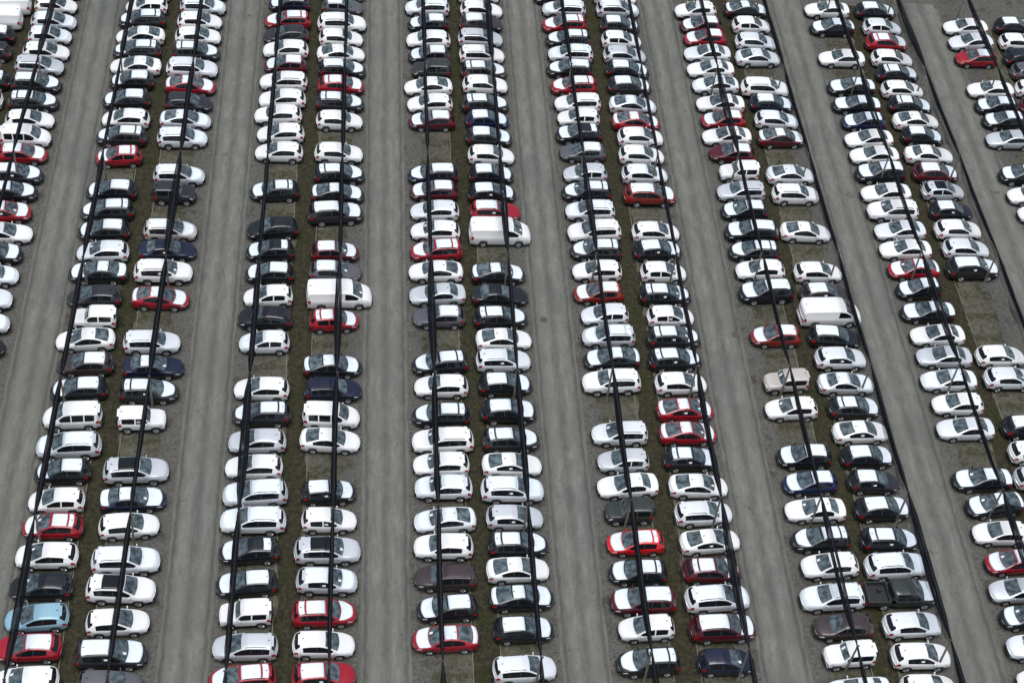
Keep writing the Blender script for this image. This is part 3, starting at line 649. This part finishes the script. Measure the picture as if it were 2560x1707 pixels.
def road_mat(xc, w):
    def extra(n, l, tc, out):
        sx = n.new("ShaderNodeSeparateXYZ"); l.new(tc.outputs["Object"], sx.inputs[0])
        nz = n.new("ShaderNodeTexNoise"); nz.inputs["Scale"].default_value = .8; nz.inputs["Detail"].default_value = 6
        l.new(tc.outputs["Object"], nz.inputs["Vector"])
        ad = n.new("ShaderNodeMath"); ad.operation = 'MULTIPLY_ADD'; ad.inputs[1].default_value = .34; l.new(nz.outputs["Fac"], ad.inputs[0]); l.new(sx.outputs[0], ad.inputs[2])
        sb = n.new("ShaderNodeMath"); sb.operation = 'SUBTRACT'; sb.inputs[1].default_value = xc + .17; l.new(ad.outputs[0], sb.inputs[0])
        ab = n.new("ShaderNodeMath"); ab.operation = 'ABSOLUTE'; l.new(sb.outputs[0], ab.inputs[0])
        cr = n.new("ShaderNodeValToRGB"); e = cr.color_ramp.elements
        e[0].position = 0.0; e[0].color = (.80, .80, .81, 1)
        e[1].position = 1.0; e[1].color = (.80, .78, .74, 1)
        for p, c in ((.10, .88), (.30, 1.12), (.52, 1.05), (.70, .92), (.80, .62), (.86, .66), (.92, .92)):
            q = e.new(p); q.color = (c, c, c * .99, 1)
        dv = n.new("ShaderNodeMath"); dv.operation = 'DIVIDE'; dv.inputs[1].default_value = w / 2 + .3; l.new(ab.outputs[0], dv.inputs[0])
        l.new(dv.outputs[0], cr.inputs[0])
        mx = n.new("ShaderNodeMix"); mx.data_type = 'RGBA'; mx.blend_type = 'MULTIPLY'; mx.inputs[0].default_value = 1
        l.new(out, mx.inputs[6]); l.new(cr.outputs[0], mx.inputs[7])
        return mx.outputs[2]
    return noise_ground('rolled grit road', [(.33, (0.100, 0.102, 0.089)), (.5, (0.139, 0.139, 0.125)), (.72, (0.180, 0.182, 0.164))], 2.2, 10, stretch=(1, .22, 1),
                        mask=[(.30, .53, .66, (0.108, 0.109, 0.102), (1, .45, 1)), (.9, .55, .66, (0.114, 0.116, 0.111), (1, .10, 1)), (.45, .65, .69, (0.077, 0.074, 0.065), (1, .8, 1)), (2.4, .58, .75, (0.112, 0.111, 0.095), (1, .25, 1)), (.16, .50, .72, (0.125, 0.123, 0.109), (1, 1, 1))], speck=(7.0, .965, (0.081, 0.079, 0.072), (0.198, 0.193, 0.178)), bump=.3, extra=extra)
ROADS = [(-37.5, 2.9), (-23.1, 2.8), (-9.75, 2.8), (3.65, 2.85), (17.2, 2.75), (31.0, 2.95), (44.75, 3.2), (59.05, 3.8), (73.6, 3.4)]
for i, (xc, w) in enumerate(ROADS):
    strip('road', xc - w / 2 - .3, xc + w / 2 + .3, YN, 400 if i < 7 else 136.5, .004, road_mat(xc, w), .10, .6, 10 + i, tilt=-.006 if i > 5 else 0)

PAIRS = [-30.2, -16.75, -3.05, 10.45, 24.05, 37.75, 51.6, 66.6]
SOIL = noise_ground('mossy soil', [(.34, (0.011, 0.010, 0.006)), (.48, (0.029, 0.026, 0.015)), (.60, (0.044, 0.040, 0.023)), (.74, (0.078, 0.073, 0.049))], 2.8, 10,
                    mask=[(.55, .53, .66, (0.022, 0.026, 0.006), (1, .6, 1)), (3.5, .60, .70, (0.058, 0.055, 0.039), (1, 1, 1))], speck=(9, .94, (0.011, 0.011, 0.008), (0.089, 0.086, 0.065)), bump=.6)  # soil and moss tones, all deepened to paint in shade between the cars
def pad_extra(n, l, tc, out):
    """moss and mud along the bay boundaries"""
    sx = n.new("ShaderNodeSeparateXYZ"); l.new(tc.outputs["Object"], sx.inputs[0])
    nz = n.new("ShaderNodeTexNoise"); nz.inputs["Scale"].default_value = .7; nz.inputs["Detail"].default_value = 7
    l.new(tc.outputs["Object"], nz.inputs["Vector"])
    a = n.new("ShaderNodeMath"); a.operation = 'MULTIPLY_ADD'; a.inputs[1].default_value = 1.3
    l.new(nz.outputs["Fac"], a.inputs[0]); l.new(sx.outputs[1], a.inputs[2])
    m = n.new("ShaderNodeMath"); m.operation = 'PINGPONG'; m.inputs[1].default_value = 1.245; l.new(a.outputs[0], m.inputs[0])
    cr = n.new("ShaderNodeMapRange"); cr.inputs[1].default_value = .18; cr.inputs[2].default_value = .62; cr.inputs[3].default_value = .92; cr.inputs[4].default_value = 0
    l.new(m.outputs[0], cr.inputs[0])
    n3 = n.new("ShaderNodeTexNoise"); n3.inputs["Scale"].default_value = 2.4; n3.inputs["Detail"].default_value = 8; n3.inputs["Roughness"].default_value = .7
    l.new(tc.outputs["Object"], n3.inputs["Vector"])
    m3 = n.new("ShaderNodeMapRange"); m3.inputs[1].default_value = .42; m3.inputs[2].default_value = .56; l.new(n3.outputs["Fac"], m3.inputs[0])
    ml = n.new("ShaderNodeMath"); ml.operation = 'MULTIPLY'; l.new(cr.outputs[0], ml.inputs[0]); l.new(m3.outputs[0], ml.inputs[1])
    mx = n.new("ShaderNodeMix"); mx.data_type = 'RGBA'; mx.inputs[7].default_value = (.040, .038, .020, 1)
    l.new(ml.outputs[0], mx.inputs[0]); l.new(out, mx.inputs[6])
    return mx.outputs[2]
PADM = noise_ground('worn bay surface', [(.30, (0.042, 0.040, 0.028)), (.45, (0.075, 0.071, 0.054)), (.58, (0.100, 0.095, 0.076)), (.74, (0.135, 0.131, 0.110))], 2.6, 10,
                    mask=[(1.0, .54, .66, (0.034, 0.032, 0.015), (1, 1, 1)), (3.2, .60, .68, (0.030, 0.028, 0.020), (1, 1, 1)), (.35, .58, .72, (0.072, 0.059, 0.041), (1, 1, 1))],
                    speck=(10, .93, (0.024, 0.023, 0.018), (0.150, 0.146, 0.127)), bump=.4, extra=pad_extra)  # worn surface colours, darkened overall to stand in for shade around parked cars
CONC = noise_ground('weathered kerb', [(.3, (.085, .08, .06)), (.7, (.21, .20, .165))], 4, 6, bump=.2)
for i, xc in enumerate(PAIRS):
    y1 = 400 if i < 6 else 135.6 if i < 7 else 132.5
    tl = -.006 if i > 4 else 0
    strip('soil_strip', xc - 1.3, xc + 1.3, YN, y1, .004, SOIL, .25, .5, 40 + i, tilt=tl)
    for s in (-1, 1):
        strip('parking_strip', xc + s * .95 if s > 0 else xc - 3.7, xc + 3.7 if s > 0 else xc - .95, YN, y1, .008, PADM, .28, .5, 60 + 2 * i + (s > 0), tilt=tl)
        kb = MB(); rn = random.Random(90 + 2 * i + s); y = 40.0
        while y < min(y1, 160):
            ln = 3.9; kb.box((xc + s * .95 + tl * (y - 95) + rn.uniform(-.015, .015), y + ln / 2, .035), (.06, ln, .07), 0, rz=-tl + rn.uniform(-.003, .003)); y += ln + .06
        struct(link('kerb', kb.mesh('kerb'), mats=[CONC]))
# bank of rough grass beyond the yard's far corner, and the cross road before it
GRASS = noise_ground('rough grass', [(.3, (.055, .055, .022)), (.5, (.11, .105, .045)), (.7, (.17, .155, .075))], 1.2, 9, mask=[(.5, .5, .65, (.12, .11, .07), (1, 1, 1))], bump=.6)
xr = MB(); xr.add([(60.5, 135.8, .012), (130, 134.6, .012), (130, 138.2, .012), (60.5, 138.6, .012)], [(0, 1, 2, 3)])
struct(link('cross_road', xr.mesh('cross_road'), mats=[GRAVEL]))
gb = MB(); v, f = [], []
for i in range(41):
    x = 62 + 1.7 * i
    for j, (dy, z) in enumerate(((0, .01), (1.2, .35), (3, .8), (8, 1.2), (40, 1.6))): v.append((x, 138.4 + dy + .25 * math.sin(i * 1.7) - .02 * i, z + (.08 * math.sin(i * 2.3 + j) if j else 0)))
for i in range(40):
    for j in range(4): k = i * 5 + j; f.append((k, k + 5, k + 6, k + 1))
bank = struct(link('grass_bank', mesh_from('grass_bank', v, f, True), mats=[GRASS]))
# tufts: short blades over the soil strips and shoulders, and loose stones
def blades(name, mat, n, where, seed, smin, smax, kind='stuff'):
    rn = random.Random(seed); v, f = [], []
    for _ in range(n):
        x, y, z = where(rn); s = rn.uniform(smin, smax)
        for k in range(3):
            a = rn.uniform(0, 6.28); dx, dy = math.cos(a) * s * .5, math.sin(a) * s * .5; k0 = len(v)
            px, py = x + rn.uniform(-s, s), y + rn.uniform(-s, s)
            v += [(px - dx * .3, py - dy * .3, z), (px + dx * .3, py + dy * .3, z), (px + dy * .9, py - dx * .9, z + s * .7)]
            f.append((k0, k0 + 1, k0 + 2))
    return struct(link(name, mesh_from(name, v, f), mats=[mat]), kind)
TUFT = noise_ground('grass blades', [(.3, (0.017, 0.021, 0.006)), (.55, (0.034, 0.036, 0.011)), (.75, (0.067, 0.060, 0.028))], .8, 4, bump=0)
def on_soil(rn):
    i = rn.randrange(len(PAIRS)); y = rn.uniform(50, 142); return PAIRS[i] + (-.006 if i > 4 else 0) * (y - 95) + rn.gauss(0, .55), y, .0
blades('grass', TUFT, 15000, on_soil, 3, .05, .13)
STONE = noise_ground('loose stones', [(.3, (0.034, 0.031, 0.027)), (.5, (0.090, 0.085, 0.073)), (.7, (0.191, 0.180, 0.158))], 2.0, 3, bump=0)
def stones(n, seed):
    rn = random.Random(seed); m = MB(); v, f = m.v, m.f
    for _ in range(n):
        i = rn.randrange(len(PAIRS)); y = rn.uniform(50, 142)
        x = PAIRS[i] + (-.006 if i > 4 else 0) * (y - 95) + rn.choice((-1, 1)) * (3.9 + abs(rn.gauss(0, .55))); r = rn.uniform(.02, .065); k = len(v)
        for j in range(5):
            a = j * 1.257 + rn.uniform(-.3, .3); v.append((x + r * math.cos(a), y + r * math.sin(a), .0))
        v.append((x + rn.uniform(-r, r) * .4, y + rn.uniform(-r, r) * .4, r * .8))
        for j in range(5): f.append((k + j, k + (j + 1) % 5, k + 5))
    return struct(link('loose_gravel', mesh_from('loose_gravel', v, f), mats=[STONE]), 'stuff')
stones(16000, 5)

# ---------------------------------------------------------------- furled hail nets on cables, and the posts that carry them
def net_mat(name, amin, amax):
    m, n, l, b = new_mat(name)
    b.inputs["Base Color"].default_value = (.004, .005, .008, 1); b.inputs["Roughness"].default_value = .9; b.inputs["Specular IOR Level"].default_value = .15
    tc = n.new("ShaderNodeTexCoord"); mp = n.new("ShaderNodeMapping"); mp.inputs["Scale"].default_value = (5, .35, 1)
    l.new(tc.outputs["Object"], mp.inputs["Vector"])
    nz = n.new("ShaderNodeTexNoise"); nz.inputs["Scale"].default_value = 1.0; nz.inputs["Detail"].default_value = 5
    l.new(mp.outputs[0], nz.inputs["Vector"])
    mr = n.new("ShaderNodeMapRange"); mr.inputs[1].default_value = .38; mr.inputs[2].default_value = .62; mr.inputs[3].default_value = amin; mr.inputs[4].default_value = amax
    l.new(nz.outputs["Fac"], mr.inputs[0]); l.new(mr.outputs[0], b.inputs["Alpha"])
    return m
NET = net_mat('furled net', .62, 1.0)
VEIL = net_mat('single net layer', .25, .6)
WIRE = simple('steel cable', (.03, .03, .032), .5)
WOOD = noise_ground('weathered post', [(.3, (.14, .125, .10)), (.7, (.30, .28, .24))], 6, 5, bump=.1, stretch=(1, 1, .2))
STEELC = simple('dark steel', (.035, .036, .04), .5)
POST_H = 3.7
ROWS = [55.2 + 12.55 * k for k in range(-1, 8)]
def net_x(N, y): return N[0] + (N[1] - N[0]) * (y - 50) / 85
WHERE = 'first second third fourth fifth sixth seventh eighth ninth tenth eleventh twelfth thirteenth fourteenth'.split()
post_master = None
for ni, N in enumerate(NETS):
    ys = [r + .05 * net_x(N, r) for r in ROWS]
    ys = [y for y in ys if y < 144]
    rn = random.Random(200 + ni)
    root = bpy.data.objects.new('hail_net', None); COL.objects.link(root); root.location = (net_x(N, 95), 95, 0)
    root['label'] = 'black furled net hanging over parked cars, %s net line from left along the top edge' % WHERE[ni]
    root['category'] = 'net'; root['group'] = 'furled nets above the car rows'
    ox, oy = net_x(N, 95), 95
    m = MB(); w = MB(); p1, p2, r1, r2 = [], [], [], []
    y0, y1 = ys[0], ys[-1] + 4
    ph = rn.uniform(0, 6)
    y = y0
    while y < y1:
        k = max([i for i in range(len(ys)) if ys[i] <= y] or [0]); a = ys[k]; b = ys[k + 1] if k + 1 < len(ys) else a + 12.55
        t = min(1, (y - a) / (b - a)); e = min(t, 1 - t)
        pinch = min(1, .30 + 5 * e)
        sag = .22 * 4 * t * (1 - t)
        bay = random.Random(ni * 50 + k).uniform(.75, 1.15)
        wob = .02 * math.sin(y * .45 + ph) + .008 * math.sin(y * 2.3 + ph * 2)
        hw = .228 * bay * pinch * (1 + .08 * math.sin(y * .8 + ph))
        spl = math.sin(math.pi * t) * (.15 if random.Random(ni * 77 + k).random() > .68 else .035)
        x = net_x(N, y) + wob * pinch
        p1.append((x - spl - ox, y - oy, POST_H - sag)); r1.append((hw * .86, .05 * pinch + .01))
        p2.append((x + spl - ox, y - oy, POST_H + .02 - sag * .85)); r2.append((hw * .66, .045 * pinch + .01))
        y += .35
    m.tube(p1, r1, 8)
    o = link('net_roll', m.mesh('net_roll', True), root, [NET])
    m2 = MB(); m2.tube(p2, r2, 8)
    link('net_roll', m2.mesh('net_roll', True), root, [NET])
    for dx in (-.03, .03):
        w = MB(); w.tube([(net_x(N, q) + dx - ox, q - oy, POST_H + .06 + .0 * q) for q in ys + [y1]], .010, 6)
        link('cable', w.mesh('cable'), root, [WIRE])
    if ni in (10, 12):                                       # single layer left hanging beside the road
        v, f = [], []
        for i, p in enumerate(p1):
            q = 1 if ni == 10 else -1
            d = (1.0 if ni == 10 else 1.6) * min(1, .25 + r1[i][1] * 13) + .12 * math.sin(i * .5)
            x0 = p[0]
            for k in range(4): v.append((x0 + (.16 if ni == 10 else .35) * (k / 3) * (1 if ni == 12 else .4), p[1], p[2] - d * k / 3))
            if i:
                for k in range(3): z = 4 * i + k; f.append((z - 4, z - 3, z + 1, z))
        link('net_veil', mesh_from('net_veil', v, f, True), root, [VEIL])
    shown = 0
    for k, y in enumerate(ys):
        def seen(z):
            q = cam.matrix_world.inverted() @ Vector((net_x(N, y), y, z))
            return abs(q.x / -q.z) < 1281 / 4029.17 and abs(q.y / -q.z) < 856 / 4029.17
        if not (seen(0) or seen(POST_H)): continue
        shown += 1
        if post_master is None:
            pr = bpy.data.objects.new('net_post', None); COL.objects.link(pr)
            q = MB(); q.tube([(0, 0, 0), (0, 0, 1.5), (0, 0, POST_H + .02)], [.095, .082, .068], 8)
            link('pole', q.mesh('pole', False), pr, [WOOD])
            q = MB(); q.box((0, 0, POST_H + .05), (.22, .10, .06))
            link('cable_bracket', q.mesh('cable_bracket'), pr, [STEELC])
            q = MB(); q.tube([(0, 0, 0), (0, 0, .16)], [.16, .10], 10)
            link('footing', q.mesh('footing'), pr, [CONC])
            post_master = pr
        else: pr = copy_tree(post_master)
        pr.location = (net_x(N, y), y, 0)
        pr.rotation_euler = (rn.gauss(0, .012), rn.gauss(0, .012), 0)
        pr['label'] = 'weathered post carrying the %s net from left, %s from the near end' % (WHERE[ni], WHERE[shown - 1])
        pr['category'] = 'post'; pr['group'] = 'posts that carry the nets'

IRON2 = simple('dusty iron', (.062, .060, .055), .8)
IRON = simple('worn iron', (.095, .093, .085), .8)
# two iron drain covers set in the lanes
for i, (x, y, lab) in enumerate(((16.51, 89.87, 'round iron drain cover in the lane between the eighth and ninth car files'), (32.24, 88.70, 'round iron drain cover at the lane edge beside the orange hatchback in the eleventh file'))):
    dc = bpy.data.objects.new('drain_cover', None); COL.objects.link(dc); dc.location = (x, y, 0)
    q = MB(); q.tube([(0, 0, -.05), (0, 0, .028)], .33, 20); link('cover_frame', q.mesh('cover_frame'), dc, [IRON])
    q = MB(); q.tube([(0, 0, .0), (0, 0, .034)], .29, 20); link('cover_lid', q.mesh('cover_lid'), dc, [IRON2])
    dc['label'] = lab; dc['category'] = 'drain cover'
